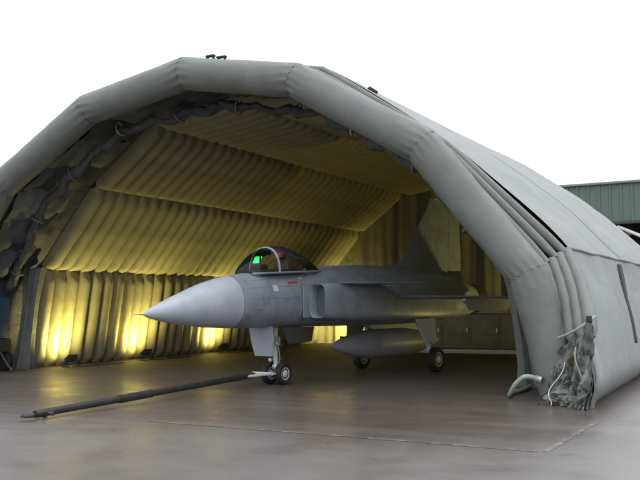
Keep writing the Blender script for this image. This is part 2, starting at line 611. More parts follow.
# ribs of the inflated body, each one ring over the whole arch
PITCH_R, NRIB, Y0R = 0.53, 35, 2.75
prof = []
for i in range(11):
    a = math.pi * i / 10
    prof.append((-PITCH_R * 0.5 * math.cos(a) * 0.84, 0.20 - 0.44 * math.sin(a) ** 0.8))
variants = []
for vi in range(4):
    parts = []
    for k in range(8):
        rr = seg_sheet(INN, k, prof, nl=22, grow=lambda t: 1.0 - 0.75 * math.exp(-(min(t, 1 - t) * 3.0 / 0.13) ** 2))
        for row in rr:
            for a, p in enumerate(row):
                w = math.sin(math.pi * a / 10)
                row[a] = p + Vector((0.012, 0.015, 0.012)) * (w * noise.noise(Vector((p.x * 1.3 + vi * 9, p.z * 1.3, vi * 4.4)))) + Vector((0.012, 0.012, 0.012)) * (w * noise.noise(p * 5 + Vector((vi * 7, 0, 0))))
        parts.append(grid(rr))
    V, F = merge(parts)
    o = mesh('rib', V, F, MT['rib'], HG, angle=70)
    o.location = (0, Y0R + PITCH_R * (vi + 0.5), 0)
    variants.append(o)
for i in range(4, NRIB):
    c = variants[random.randrange(4)].copy()
    COL.objects.link(c)
    c.parent = HG
    c.location = (random.uniform(-0.03, 0.03), Y0R + PITCH_R * (i + 0.5) + random.uniform(-0.025, 0.025), 0)
    c.rotation_euler = (0, 0, R(random.uniform(-0.12, 0.12)))
YB0, YB1 = 1.06, 21.4

# outer cover, one panel per facet, slightly quilted over the tubes
def cover_rows(k, y0, y1, ny, nl=16):
    a, b = BOF[k], BOF[k + 1]
    d = (b - a).normalized()
    n = Vector((-d.z, 0, d.x))
    rows = []
    for j in range(ny + 1):
        y = y0 + (y1 - y0) * j / ny
        row = []
        for i in range(nl + 1):
            t = i / nl
            p = a.lerp(b, t)
            env = math.sin(math.pi * t) ** 0.6 if 0 < t < 1 else 0
            o = env * (0.07 + 0.012 * math.sin(y * 2 * math.pi / 1.52) + 0.08 * noise.noise(Vector((p.x * 0.5, y * 0.4, p.z * 0.5))))
            tp = 1 - 0.11 * max(0, (y - 16.5) / 4.9) ** 1.6
            row.append(Vector((p.x * tp, y, p.z * (1 - (1 - tp) * 0.25))) + n * o)
        rows.append(row)
    return rows
def low_wall(sx):
    rows = []
    nz, ny = 22, 90
    for j in range(ny + 1):
        row = []
        for i in range(nz + 1):
            t = i / nz                              # 0 ground, 1 upper seam
            y0 = -1.72 + 0.55 * max(0, 1 - t / 0.22) ** 2 + 2.79 * t ** 0.95 - 0.10 * math.sin(math.pi * t)
            u = j / ny
            xs = 9.88 + (9.50 - 9.88) * min(1, u * 2.2)
            x = xs + (8.70 - xs) * t + 0.10 * math.sin(math.pi * min(1, t * 1.1 + 0.02)) - 0.42 * max(0, 1 - t / 0.20) ** 2
            if j < 8:                               # rounded leading edge
                a = math.pi / 2 * (1 - j / 7.0) if j < 7 else 0
                rr = 0.20 * (0.35 + 0.65 * math.sin(math.pi * (0.06 + 0.9 * t)) ** 0.5)
                x -= rr * (1 - math.cos(a)) * 1.1 + (0.16 if j == 0 else 0)
                y = y0 + rr * (1 - math.sin(a)) + (0.25 if j == 0 else 0)
            else:
                y = y0 + 0.34 + (YB1 - y0 - 0.34) * ((j - 7) / (ny - 7))
            x += 0.025 * math.sin(y * 2 * math.pi / 1.52) * math.sin(math.pi * t) + 0.05 * noise.noise(Vector((sx * 3, y * 0.6, t * 2.5)))
            tp = 1 - 0.11 * max(0, (y - 16.5) / 4.9) ** 1.6
            row.append(Vector((sx * x * tp, y, 2.87 * t * (1 - (1 - tp) * 0.25) + 0.002)))
        rows.append(row)
    return rows
for k in range(8):
    if k in (0, 7):
        V, F = grid(low_wall(-1 if k == 0 else 1))
        sw = mesh('side_wall', V, F, MT['cover'], HG, angle=70)
        sg = -1 if k == 0 else 1
        # laced slit and the hem rope at the upper seam
        V, F = tube([(sg * 8.80, 6.1, 2.70), (sg * 8.96, 5.6, 2.3), (sg * 9.10, 5.1, 1.9), (sg * 9.28, 4.7, 1.4), (sg * 9.43, 4.3, 0.9)], [0.075, 0.06, 0.05, 0.05, 0.03], 8)
        mesh('lacing_slit', V, F, MT['strapdark'], sw)
        tq = [1 - 0.11 * max(0, (1.1 + 20.2 * q / 20 - 16.5) / 4.9) ** 1.6 for q in range(21)]
        V, F = tube([(sg * 8.71 * tq[q], 1.1 + 20.2 * q / 20, (2.885 + 0.012 * math.sin(q * 2.2)) * (1 - (1 - tq[q]) * 0.25)) for q in range(21)], 0.03, 6)
        mesh('hem_rope', V, F, MT['arch'], sw)
        continue
    V, F = grid(cover_rows(k, YB0, YB1, 100))
    cp = mesh('cover_panel', V, F, MT['cover'], HG, angle=60)
    # overlapped seam flaps across the facet
    for y in (7.4, 14.2):
        rr = []
        for dy in (-0.05, 0.05):
            q = cover_rows(k, y + dy - 0.001, y + dy, 1)[1]
            a, b = BOF[k], BOF[k + 1]
            d = (b - a).normalized(); n = Vector((-d.z, 0, d.x))
            rr.append([p + n * 0.008 for p in q])
        V, F = grid(rr)
        mesh('seam_flap', V, F, MT['cover'], cp, angle=60)

# back end: closing curtain with a daylight gap at the floor
YC = 20.7
V, F = [], []
nx = 160
BI = full([(8.3, 0.0)] + scaled(INL, 1.03)[1:])
def top_at(x):
    for a, b in zip(BI[:-1], BI[1:]):
        if a.x <= x <= b.x:
            return a.z + (b.z - a.z) * (x - a.x) / (b.x - a.x)
    return 0.2
for i in range(nx + 1):
    x = -8.2 + 16.4 * i / nx
    yy = YC + 0.10 * math.sin(x * 5.2) + 0.06 * math.sin(x * 13 + 1)
    t = max(top_at(x), 0.2)
    for j in range(7):
        V.append((x, yy + 0.02 * math.sin(j * 2 + x), 0.01 + (t - 0.01) * j / 6))
for i in range(nx):
    for j in range(6):
        F.append((i * 7 + j, (i + 1) * 7 + j, (i + 1) * 7 + j + 1, i * 7 + j + 1))
mesh('back_curtain', V, F, MT['back'], HG, angle=80)

# rolled door curtain tied under the front arch
def roll_path():
    P = full(scaled(FR, 0.94, 0.948))
    pts = []
    for k in range(1, 7):
        a, b = P[k], P[k + 1]
        for i in range(36):
            t = i / 36
            p = a.lerp(b, t)
            sag = 0.10 * abs(math.sin(t * math.pi * 3))
            y = 1.35 + 0.35 * math.sin(k * 1.7 + t * 2.0)
            pts.append(Vector((p.x, y, p.z - sag)))
    return pts
pts = roll_path()
def lumpy_tube(path, r0, seed, n=26, amp=0.35):
    V, F = tube(path, r0, n)
    out = []
    for i, p in enumerate(V):
        c = path[min(i // n, len(path) - 1)]
        d = (Vector(p) - c)
        k = noise.noise(Vector((p.x * 1.6 + seed, p.y * 2.5, p.z * 1.6))) + 0.6 * noise.noise(Vector((p.x * 4 + seed, p.y * 5, p.z * 4))) - 0.7 * abs(noise.noise(Vector((p.x * 3 + seed, p.y * 9, p.z * 3)))) + 0.25 * noise.noise(Vector((p.x * 11 + seed, p.y * 12, p.z * 11)))
        out.append(c + d * (1 + amp * k))
    return out, F
V, F = lumpy_tube(pts, 0.13, 3.1, amp=0.8)
rc = mesh('rolled_curtain', V, F, MT['curtain'], HG, angle=50)
for k in range(1, 7):
    for h in range(3):
        u0, u1 = (h - 0.10) / 3, (h + 1.10) / 3
        rows = []
        for vv in range(15):
            v = vv / 14
            y = 0.55 + (1.75 + 0.35 * noise.noise(Vector((k, h, 0.5)))) * v
            s_ = 0.92 * min(1, v * 0.8 + 0.1)
            PP = [a.lerp(b * 1.02, s_) for a, b in zip(FRF, INN)]
            a, b = PP[k], PP[k + 1]
            d = (b - a).normalized(); n = Vector((-d.z, 0, d.x))
            row = []
            for uu in range(19):
                u = u0 + (u1 - u0) * uu / 18
                p = a.lerp(b, u)
                w = uu / 18
                drop = 0.07 + 0.16 * math.sin(math.pi * w) * (0.35 + math.sin(math.pi * v)) + 0.05 * math.sin(v * 17 + 4 * noise.noise(Vector((k, w * 2, h)))) + 0.05 * noise.noise(Vector((p.x * 3, y * 4, p.z * 3)))
                row.append(Vector((p.x, y, p.z)) - n * drop)
            rows.append(row)
        V, F = grid(rows)
        mesh('curtain_swag', V, F, MT['curtain'] if (k + h) % 3 else MT['drape'], rc, angle=60)
for i in range(9, len(pts) - 4, 21):
    c = pts[i]
    d = (pts[i + 1] - pts[i - 1]).normalized()
    n = Vector((-d.z, 0, d.x))
    loop = []
    for a in range(17):
        t = 2 * math.pi * a / 16
        rr = 0.19 + 0.02 * math.sin(3 * t + i)
        loop.append(c + n * rr * math.sin(t) + Vector((0, rr * math.cos(t), 0)))
    w = d * 0.025
    V, F = grid([[p - w for p in loop], [p + w for p in loop]])
    mesh('tie_strap', V, F, MT['strap'] if i % 4 == 0 else MT['drape'], rc, angle=60)
# gathered side drape at each wall
for sx in (-1, 1):
    rings = []
    for i in range(15):
        t = i / 14
        z = 2.95 * t
        x0 = 7.60 - 0.42 * t
        ring = []
        for a in range(28):
            an = 2 * math.pi * a / 28
            r = 1 + 0.22 * math.sin(an * 6 + 0.6 * t) + 0.1 * noise.noise(Vector((an * 2, t * 4, sx)))
            k = 1.15 - 0.35 * math.sin(math.pi * t) if t > 0.1 else 1.2
            ring.append(Vector((sx * (x0 - 0.02 + 0.24 * k * r * math.cos(an)), 2.35 + 0.24 * k * r * math.sin(an), z)))
        rings.append(ring)
    V, F = loft(rings)
    mesh('side_drape', V, F, MT['drape'], HG, angle=60)

# ties, crumpled hem, straps and buckles at the arch foot
def crumple(c, s, seed, name, m):
    bm = bmesh.new()
    bmesh.ops.create_icosphere(bm, subdivisions=4, radius=1)
    V = []
    for v in bm.verts:
        p = v.co.copy()
        k = 1 + 0.45 * noise.noise(p * 1.7 + Vector((seed, 0, 0))) + 0.35 * noise.noise(p * 4.1 + Vector((0, seed, 0)))
        p = Vector((p.x * s[0], p.y * s[1], p.z * s[2])) * k
        q = Vector(c) + p
        q.z = max(q.z, 0.006)
        V.append(q)
    bm.verts.index_update()
    F = [tuple(v.index for v in f.verts) for f in bm.faces]
    bm.free()
    return mesh(name, V, F, m, HG, angle=40)
for sx in (-1, 1):
    # bunched hem hanging between the tube foot and the wall, gathered in tight folds
    for layer, (zt, off, m_) in enumerate(((1.18, 0.0, 'drape'), (0.80, -0.16, 'arch'), (0.42, -0.30, 'drape'))):
        rows = []
        for a in range(27):
            v = a / 26
            row = []
            for b_ in range(81):
                u = b_ / 80
                x = 8.62 + 0.98 * u + 0.10 * layer * (0.5 - u)
                y = -0.30 - 0.98 * u + off
                fold = 0.075 * math.sin(u * 46 + 5 * noise.noise(Vector((u * 3, v * 2, layer * 3.3)))) * (0.4 + v) + 0.17 * noise.noise(Vector((u * 5 + layer * 9, v * 3.5, sx))) + 0.06 * noise.noise(Vector((u * 17, v * 11, layer * 5)))
                top = zt * (1 + 0.25 * noise.noise(Vector((u * 4, layer * 7, 2.2)))) * (0.75 + 0.45 * u)
                z = top * (1 - v) + 0.05 * noise.noise(Vector((u * 9, v * 9, layer))) * math.sin(math.pi * v)
                row.append(Vector((sx * (x - 0.35 * fold), y - fold - 0.18 * v * v, max(z, 0.004))))
            rows.append(row)
        V, F = grid(rows)
        mesh('bunched_hem', V, F, MT[m_], HG, angle=80)
    crumple((sx * 9.02, -1.02, 0.14), (0.30, 0.24, 0.17), 5.1, 'crumpled_hem', MT['arch'])
    # thin cords tied off low on the hem
    for j in range(6):
        a = Vector((sx * (8.80 + 0.13 * j), -0.80 - 0.12 * j, 0.55 + 0.10 * j + 0.10 * math.sin(j * 2.1)))
        b = Vector((sx * (8.55 + 0.20 * j), -1.22 - 0.10 * math.sin(j * 1.7), 0.012))
        path = []
        for i in range(13):
            t = i / 12
            p = a.lerp(b, t)
            p += Vector((0.07 * math.sin(t * 7 + j), -0.07 * math.sin(t * math.pi), -0.10 * math.sin(t * math.pi)))
            p.z = max(p.z, 0.012)
            path.append(p)
        V, F = tube(path, 0.009 if j % 2 else 0.013, 6)
        mesh('cord', V, F, (MT['strapdark'], MT['white'], MT['drape'], MT['strapdark'], MT['strap'], MT['drape'])[j], HG)
    # webbing strap with buckle that closes the laced flap
    V, F = tube([(sx * 8.80, -0.50, 1.16), (sx * 9.02, -0.72, 1.24), (sx * 9.22, -0.88, 1.33), (sx * 9.42, -0.92, 1.46), (sx * 9.52, -0.80, 1.56)], 0.028, 8, flat=1.0)
    sp = mesh('closing_strap', V, F, MT['hose'], HG)
    V, F = box((sx * 9.44, -0.95, 1.50), (0.10, 0.06, 0.14), 0.015)
    mesh('buckle', V, F, MT['strapdark'], sp)

# inflation hose leaving the leg and running in along the floor
ctrl = [(8.36, -0.46, 0.40), (8.18, -0.56, 0.44), (7.98, -0.50, 0.30), (7.84, -0.36, 0.12), (7.74, -0.10, 0.048), (7.66, 0.35, 0.045), (7.70, 1.0, 0.045), (7.62, 1.9, 0.045)]
path = []
for q in range(len(ctrl) - 1):
    p0, p1, p2, p3 = [Vector(ctrl[min(max(q + d, 0), len(ctrl) - 1)]) for d in (-1, 0, 1, 2)]
    for i in range(6):
        t = i / 6
        path.append(0.5 * ((2 * p1) + (p2 - p0) * t + (2 * p0 - 5 * p1 + 4 * p2 - p3) * t * t + (3 * p1 - p0 - 3 * p2 + p3) * t ** 3))
V, F = tube(path, [0.045 + 0.004 * (i % 2) for i in range(len(path))], 12)
ho = mesh('inflation_hose', V, F, MT['hose'], HG)
V, F = tube([path[0] + Vector((0.08, 0.02, -0.02)), path[0], path[1]], 0.062, 12)
mesh('hose_coupling', V, F, MT['steel'], ho)

# small fittings along the arch crown
for (x, y, z, s) in ((0.72, 0.0, 7.66, 0.24), (1.02, 0.02, 7.60, 0.26)):
    V, F = merge([box((x, y, z), (s, 0.10, 0.05), 0.015), box((x - s * 0.35, y, z - 0.06), (0.04, 0.06, 0.12)), box((x + s * 0.35, y, z - 0.06), (0.04, 0.06, 0.12))])
    mesh('lifting_lug', V, F, MT['strapdark'], HG)

V, F = box((4.22, 1.5, 6.74), (0.22, 0.16, 0.08), 0.02, Matrix.Rotation(R(36), 4, 'Y'))
mesh('vent_cap', V, F, MT['strapdark'], HG)

# ------------------------------------------------------------------ fighter jet
TIP = 3.965
JET = empty('fighter_jet', (2.10, 0.578, 0), -0.163)
tag(JET, 'grey delta wing fighter jet with pointed nose parked under the inflatable hangar', 'jet')
def J(x, s, z):
    return Vector((x, s - TIP, z))

def section(s, zb, zt, hw, zc, nt_, nb_, N=40):
    ring = []
    for k in range(N):
        a = 2 * math.pi * k / N
        c, sn = math.cos(a), math.sin(a)
        e = 2 / (nt_ if sn >= 0 else nb_)
        x = hw * math.copysign(abs(c) ** e, c)
        z = zc + (zt - zc if sn >= 0 else zc - zb) * math.copysign(abs(sn) ** e, sn)
        ring.append(J(x, s, z))
    return ring
KEY = [ # s, bottom, top, half width, waist, n top, n bottom
    (0.00, 1.625, 1.66, 0.015, 1.64, 2, 2),
    (0.12, 1.575, 1.74, 0.08, 1.65, 2, 2),
    (0.35, 1.52, 1.83, 0.16, 1.67, 2, 2),
    (0.70, 1.455, 1.96, 0.265, 1.70, 2, 2),
    (1.15, 1.395, 2.12, 0.365, 1.745, 2, 2),
    (1.70, 1.345, 2.30, 0.455, 1.80, 2, 2.1),
    (2.30, 1.315, 2.43, 0.525, 1.84, 2.0, 2.2),
    (3.00, 1.30, 2.52, 0.58, 1.86, 2.05, 2.3),
    (4.00, 1.29, 2.56, 0.62, 1.87, 2.1, 2.5),
    (5.00, 1.29, 2.62, 0.66, 1.87, 2.1, 2.8),
    (6.00, 1.28, 2.70, 0.74, 1.88, 2.1, 3.0),
    (7.50, 1.27, 2.76, 0.86, 1.88, 2.0, 3.0),
    (9.00, 1.27, 2.76, 0.92, 1.88, 2.0, 3.0),
    (10.5, 1.30, 2.72, 0.88, 1.89, 2.0, 2.8),
    (12.0, 1.38, 2.62, 0.72, 1.92, 2.0, 2.3),
    (13.1, 1.46, 2.44, 0.50, 1.95, 2.0, 2.0),
]
def interp(s):
    for a, b in zip(KEY[:-1], KEY[1:]):
        if a[0] <= s <= b[0]:
            i = KEY.index(a)
            p0 = KEY[max(i - 1, 0)]; p3 = KEY[min(i + 2, len(KEY) - 1)]
            t = (s - a[0]) / (b[0] - a[0])
            out = []
            for q in range(1, 7):
                h = b[0] - a[0]
                m1 = (b[q] - p0[q]) / max(b[0] - p0[0], 1e-6)
                m2 = (p3[q] - a[q]) / max(p3[0] - a[0], 1e-6)
                t2, t3 = t * t, t * t * t
                out.append((2 * t3 - 3 * t2 + 1) * a[q] + (t3 - 2 * t2 + t) * h * m1 + (-2 * t3 + 3 * t2) * b[q] + (t3 - t2) * h * m2)
            return out
def ring_at(s, grow=0.0):
    zb, zt, hw, zc, a, b = interp(s)
    return section(s, zb - grow, zt + grow, hw + grow, zc, a, b)
RAD = 2.35
rs = [0, 0.05, 0.12, 0.22, 0.35, 0.5, 0.7, 0.95, 1.25, 1.6, 2.0, RAD]
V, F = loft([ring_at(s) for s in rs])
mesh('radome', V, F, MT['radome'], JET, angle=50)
fs = [RAD + 0.012 + (13.1 - RAD - 0.012) * i / 44 for i in range(45)]
V, F = loft([ring_at(min(s, 13.0999)) for s in fs])
FUS = mesh('fuselage', V, F, MT['paint'], JET, angle=50)
V, F = loft([ring_at(RAD - 0.004, -0.012), ring_at(RAD + 0.016, -0.012)])
mesh('radome_joint', V, F, MT['panel'], FUS)
for s in (2.75, 3.35, 4.1, 4.95, 5.9, 6.9, 7.9, 9.0, 10.1, 11.2, 12.2):
    V, F = loft([ring_at(s, 0.0025), ring_at(s + 0.010, 0.0025)], caps=False)
    mesh('panel_joint', V, F, MT['panel'], FUS)
V, F = lathe([(-0.24, 0.004), (-0.22, 0.009), (-0.1, 0.012), (0.06, 0.022)], 'y', 10, J(0, 0, 1.642))
mesh('pitot_probe', V, F, MT['steel'], JET)

# exhaust nozzle
V, F = lathe([(13.05, 0.50), (13.5, 0.47), (13.95, 0.40), (13.95, 0.36), (13.4, 0.36), (13.2, 0.05)], 'y', 28, J(0, 0, 1.95))
mesh('exhaust_nozzle', V, F, MT['metal'], JET)

# cockpit: sill, seat, head-up display, canopy
def deck_ring(s, w, h0, h1, n=18):
    zt = interp(s)[1]
    return [J(w * math.cos(math.pi * k / n), s, zt - 0.10 + h0 + (h1) * math.sin(math.pi * k / n)) for k in range(n + 1)]
def canopy_shape(s):
    # half width, height of bubble over the deck
    t = (s - 2.86) / (5.45 - 2.86)
    t = min(max(t, 0.0), 1.0)
    h = 0.62 * (math.sin(math.pi * t ** 0.78)) ** 0.80
    w = 0.17 + 0.285 * (math.sin(math.pi * min(1, t ** 0.8))) ** 0.55
    return w, max(h, 0.01)
def arc(s, grow=0.0, n=20):
    w, h = canopy_shape(s)
    w += grow; h += grow
    z0 = 2.47 + 0.05 * (s - 2.62)
    return [J(w * math.copysign(abs(math.cos(math.pi * k / n)) ** 0.85, math.cos(math.pi * k / n)), s, z0 + h * math.sin(math.pi * k / n) ** 0.9) for k in range(n + 1)]
ss = [2.86, 2.90, 2.97, 3.06, 3.17, 3.30, 3.44, 3.58]
V, F = grid([arc(s) for s in ss])
WS = mesh('windscreen', V, F, MT['glass'], JET, angle=60)
ss = [3.64, 3.85, 4.1, 4.4, 4.7, 4.95, 5.15, 5.3, 5.42]
V, F = grid([arc(s) for s in ss])
CN = mesh('canopy', V, F, MT['glass'], JET, angle=60)
def bow(s0, s1, name, parent, m):
    V, F = loft([arc(s0, 0.0), arc(s0, 0.018), arc(s1, 0.018), arc(s1, 0.0)], caps=False)
    n = 21
    F = [f for f in F if not (set(i % n for i in f) >= {0, n - 1})]
    mesh(name, V, F, m, parent, angle=60)
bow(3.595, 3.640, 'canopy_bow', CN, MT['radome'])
bow(5.36, 5.43, 'canopy_bow', CN, MT['paint'])
for sx in (-1, 1):      # sill rails
    path = [J(sx * (canopy_shape(s)[0] + 0.012), s, 2.475 + 0.05 * (s - 2.62)) for s in (2.9, 2.98, 3.1, 3.3, 3.7, 4.2, 4.7, 5.1, 5.4)]
    V, F = tube(path, 0.026, 8)
    mesh('canopy_sill', V, F, MT['paint'], CN)
V, F = grid([[J(w * u, s, 2.50 + 0.05 * (s - 2.62) + 0.07 * (1 - u * u) * (1 if s > 3 else 0.8)) for u in [-1 + q / 5 for q in range(11)]] for s, w in ((2.96, 0.17), (3.12, 0.34), (3.36, 0.41), (3.7, 0.43), (4.3, 0.42), (4.55, 0.40))])
mesh('cockpit_deck', V, F, MT['dark'], JET)
V, F = merge([box(J(0, 4.30, 2.72), (0.40, 0.16, 0.42), 0.04), box(J(0, 4.22, 2.97), (0.30, 0.15, 0.16), 0.04)])
ST = mesh('ejection_seat', V, F, MT['seat'], JET)
V, F = box(J(0, 4.12, 2.95), (0.22, 0.07, 0.12), 0.02)
mesh('headrest', V, F, MT['red'], ST)
V, F = merge([box(J(0, 3.42, 2.66), (0.30, 0.30, 0.12), 0.03), box(J(-0.11, 3.34, 2.80), (0.015, 0.05, 0.22)), box(J(0.11, 3.34, 2.80), (0.015, 0.05, 0.22))])
HU = mesh('head_up_display', V, F, MT['dark'], JET)
V, F = box(J(0, 3.37, 2.82), (0.20, 0.012, 0.17), 0.004, Matrix.Rotation(R(-32), 4, 'X'))
mesh('display_glass', V, F, MT['hud'], HU)

# air intakes with blanking plugs
def rbox_ring(s, x0, x1, z0, z1, e=0.5, n=28, sx=1):
    cx, cz = (x0 + x1) / 2, (z0 + z1) / 2
    out = []
    for k in range(n):
        a = 2 * math.pi * k / n
        c, sn = math.cos(a), math.sin(a)
        out.append(J(sx * (cx + (x1 - x0) / 2 * math.copysign(abs(c) ** e, c)), s, cz + (z1 - z0) / 2 * math.copysign(abs(sn) ** e, sn)))
    return out
for sx in (1, -1):
    outer = [(4.42, 0.66, 1.10, 1.50, 2.27), (4.50, 0.645, 1.125, 1.485, 2.285), (4.8, 0.60, 1.15, 1.46, 2.30), (5.6, 0.5, 1.17, 1.42, 2.32),
             (6.8, 0.4, 1.18, 1.38, 2.34), (8.2, 0.3, 1.14, 1.34, 2.34), (9.6, 0.2, 1.04, 1.34, 2.30), (11.0, 0.1, 0.84, 1.40, 2.22), (12.0, 0.0, 0.6, 1.48, 2.1)]
    inner = [(4.46, 0.685, 1.075, 1.525, 2.245), (4.9, 0.68, 1.07, 1.53, 2.24), (5.5, 0.64, 1.02, 1.54, 2.2)]
    rings = [rbox_ring(*q, sx=sx) for q in reversed(inner)] + [rbox_ring(*q, sx=sx) for q in outer]
    V, F = loft(rings)
    AI = mesh('air_intake', V, F, MT['paint'], JET, angle=45)
    V, F = loft([rbox_ring(4.66, 0.69, 0.93, 1.53, 2.235, sx=sx), rbox_ring(4.80, 0.69, 0.93, 1.53, 2.235, sx=sx)])
    mesh('intake_plug', V, F, MT['intake'], AI, angle=45)
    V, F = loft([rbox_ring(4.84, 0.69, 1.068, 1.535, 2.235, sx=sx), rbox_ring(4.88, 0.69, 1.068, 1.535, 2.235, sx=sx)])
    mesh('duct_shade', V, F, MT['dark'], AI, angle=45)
    V, F = box(J(sx * 0.655, 4.5, 1.88), (0.02, 0.62, 0.74), 0.008)
    mesh('splitter_plate', V, F, MT['paint'], AI)

def foil_ring(pt, chord_dir, chord, thick, n=9):
    """closed aerofoil outline: pt = leading edge, thickness along given axis"""
    up_, low = [], []
    for i in range(n + 1):
        t = 0.5 - 0.5 * math.cos(math.pi * i / n)
        h = thick * 2.6 * (math.sqrt(t) * 0.55 - 0.35 * t - 0.2 * t ** 3)
        up_.append((t, max(h, 0.002)))
    return up_
def lifting(name, secs, mat_, parent, vertical=False):
    rings = []
    for (x, s0, s1, z, th) in secs:
        pr = foil_ring(None, None, 1, th)
        ring = []
        for t, h in pr:
            s = s0 + (s1 - s0) * t
            ring.append(J(x + h, s, z) if vertical else J(x, s, z + h))
        for t, h in reversed(pr[1:-1]):
            s = s0 + (s1 - s0) * t
            ring.append(J(x - h, s, z) if vertical else J(x, s, z - h))
        rings.append(ring)
    V, F = loft(rings)
    return mesh(name, V, F, mat_, parent, angle=40)
for sx in (1, -1):
    W = lifting('wing', [(sx * 0.85, 6.75, 11.95, 1.985, 0.13), (sx * 1.5, 7.75, 11.95, 1.975, 0.11), (sx * 2.7, 9.45, 11.95, 1.955, 0.08), (sx * 2.72, 9.35, 11.95, 1.955, 0.08), (sx * 4.0, 11.15, 11.95, 1.93, 0.045)], MT['paint'], JET)
    for x0, x1 in ((0.95, 2.35), (2.38, 3.95)):
        lifting('elevon', [(sx * x0, 11.97, 12.55, 1.968 if x0 < 2 else 1.957, 0.03), (sx * x1, 11.97, 12.45, 1.957 if x0 < 2 else 1.93, 0.02)], MT['paint'], W)
    V, F = lathe([(10.15, 0.01), (10.25, 0.05), (10.5, 0.07), (12.6, 0.07), (12.75, 0.03)], 'y', 12, J(sx * 4.08, 0, 1.93))
    mesh('wing_tip_rail', V, F, MT['pale'], W)
    V, F = loft([[J(sx * 2.3 + q * 0.05, s, z) for q, z in ((-1, z1), (1, z1), (0.8, z0), (-0.8, z0))] for s, z1, z0 in ((8.75, 1.93, 1.88), (9.1, 1.93, 1.62), (11.1, 1.93, 1.60), (11.5, 1.93, 1.80))])
    mesh('wing_pylon', V, F, MT['under'], W, angle=30)
    lifting('canard', [(sx * 1.08, 5.00, 6.75, 2.30, 0.06), (sx * 1.5, 5.55, 6.85, 2.30, 0.05), (sx * 2.3, 6.55, 7.05, 2.31, 0.03)], MT['paint'], JET)
FN = lifting('tail_fin', [(0, 8.75, 12.05, 2.62, 0.10), (0, 9.5, 12.1, 3.1, 0.085), (0, 10.85, 12.2, 4.55, 0.05), (0, 11.10, 12.22, 4.90, 0.04)], MT['paint'], JET, vertical=True)
lifting('rudder', [(0, 12.09, 12.9, 2.80, 0.035), (0, 12.22, 12.85, 4.62, 0.025)], MT['paint'], FN, vertical=True)
V, F = lathe([(11.3, 0.01), (11.4, 0.05), (12.7, 0.055), (12.9, 0.02)], 'y', 10, J(0, 0, 4.92))
mesh('fin_tip_fairing', V, F, MT['paint'], FN)
V, F = loft([[J(0.11 * math.cos(a), s, 2.60 + h * max(0, math.sin(a))) for a in [2 * math.pi * k / 14 for k in range(14)]] for s, h in ((5.35, 0.02), (5.7, 0.16), (7.5, 0.24), (9.5, 0.24))])
mesh('dorsal_spine', V, F, MT['paint'], JET, angle=50)

# markings
def decal(name, s0, s1, a0, a1, m):
    rows = []
    for i in range(5):
        s = s0 + (s1 - s0) * i / 4
        zb, zt, hw, zc, nt_, nb_ = interp(s)
        row = []
        for j in range(5):
            a = R(a0 + (a1 - a0) * j / 4)
            c, sn = math.cos(a), math.sin(a)
            e = 2 / (nt_ if sn >= 0 else nb_)
            row.append(J((hw + 0.004) * c ** e, s, zc + (zt - zc + 0.004 if sn >= 0 else zc - zb) * math.copysign(abs(sn) ** e, sn)))
        rows.append(row)
    V, F = grid(rows)
    mesh(name, V, F, m, FUS)
decal('rescue_stripe', 3.85, 4.18, 36, 41, MT['red'])
decal('access_panel', 3.28, 3.44, 20, 33, MT['pale'])
decal('access_panel', 4.30, 4.42, 46, 52, MT['pale'])
decal('rescue_stripe', 4.62, 4.72, 56, 70, MT['red'])

for a0 in (-28, 8, 30, 48):
    decal('panel_joint', 2.5, 4.4, a0, a0 + 0.8, MT['panel'])
for (s0, a0) in ((2.6, -12), (3.0, -40), (3.55, -8), (3.5, -46), (2.95, 12)):
    decal('access_panel', s0, s0 + 0.30, a0, a0 + 15, MT['hatch'])
# landing gear
def wheel(x, s, r, w, parent, name='wheel'):
    V, F = lathe([(-w / 2 * 0.7, r * 0.55), (-w / 2, r * 0.72), (-w / 2 * 0.95, r * 0.9), (-w / 2 * 0.6, r), (w / 2 * 0.6, r), (w / 2 * 0.95, r * 0.9), (w / 2, r * 0.72), (w / 2 * 0.7, r * 0.55)], 'x', 28, J(x, s, r))
    T = mesh('wheel', V, F, MT['rubber'], parent, angle=40)
    V, F = lathe([(-w / 2 * 0.86, r * 0.12), (-w / 2 * 0.80, r * 0.3), (-w / 2 * 0.62, r * 0.38), (-w / 2 * 0.78, r * 0.57), (w / 2 * 0.78, r * 0.57), (w / 2 * 0.62, r * 0.38), (w / 2 * 0.80, r * 0.3), (w / 2 * 0.86, r * 0.12)], 'x', 24, J(x, s, r))
    mesh('rim', V, F, MT['gearwhite'], T, angle=40)
V, F = merge([tube([J(0, 4.02, 0.25), J(0, 3.98, 0.75), J(0, 3.96, 1.36)], [0.045, 0.06, 0.085], 14), tube([J(-0.22, 4.02, 0.25), J(0.22, 4.02, 0.25)], 0.035, 10)])
NG = mesh('nose_gear_strut', V, F, MT['gearwhite'], JET)
V, F = merge([tube([J(0, 4.0, 0.62), J(0, 4.75, 1.34)], 0.035, 8), tube([J(0.07, 4.0, 0.45), J(0.07, 4.2, 0.62), J(0.06, 4.03, 0.80)], 0.025, 8), tube([J(-0.07, 4.0, 0.45), J(-0.07, 4.2, 0.62), J(-0.06, 4.03, 0.80)], 0.025, 8)])
mesh('drag_brace', V, F, MT['lampbody'], NG)
V, F = merge([box(J(0, 3.97, 1.02), (0.20, 0.16, 0.16), 0.02), box(J(0, 4.0, 0.40), (0.15, 0.12, 0.10), 0.02), tube([J(0.10, 3.95, 1.0), J(0.13, 3.99, 0.6), J(0.06, 4.0, 0.40)], 0.012, 6)])
mesh('steering_unit', V, F, MT['steel'], NG)
V, F = lathe([(-0.02, 0.02), (0.0, 0.055), (0.08, 0.04), (0.10, 0.01)], 'y', 16, J(0.13, 3.90, 0.92))
mesh('landing_light', V, F, MT['steel'], NG)
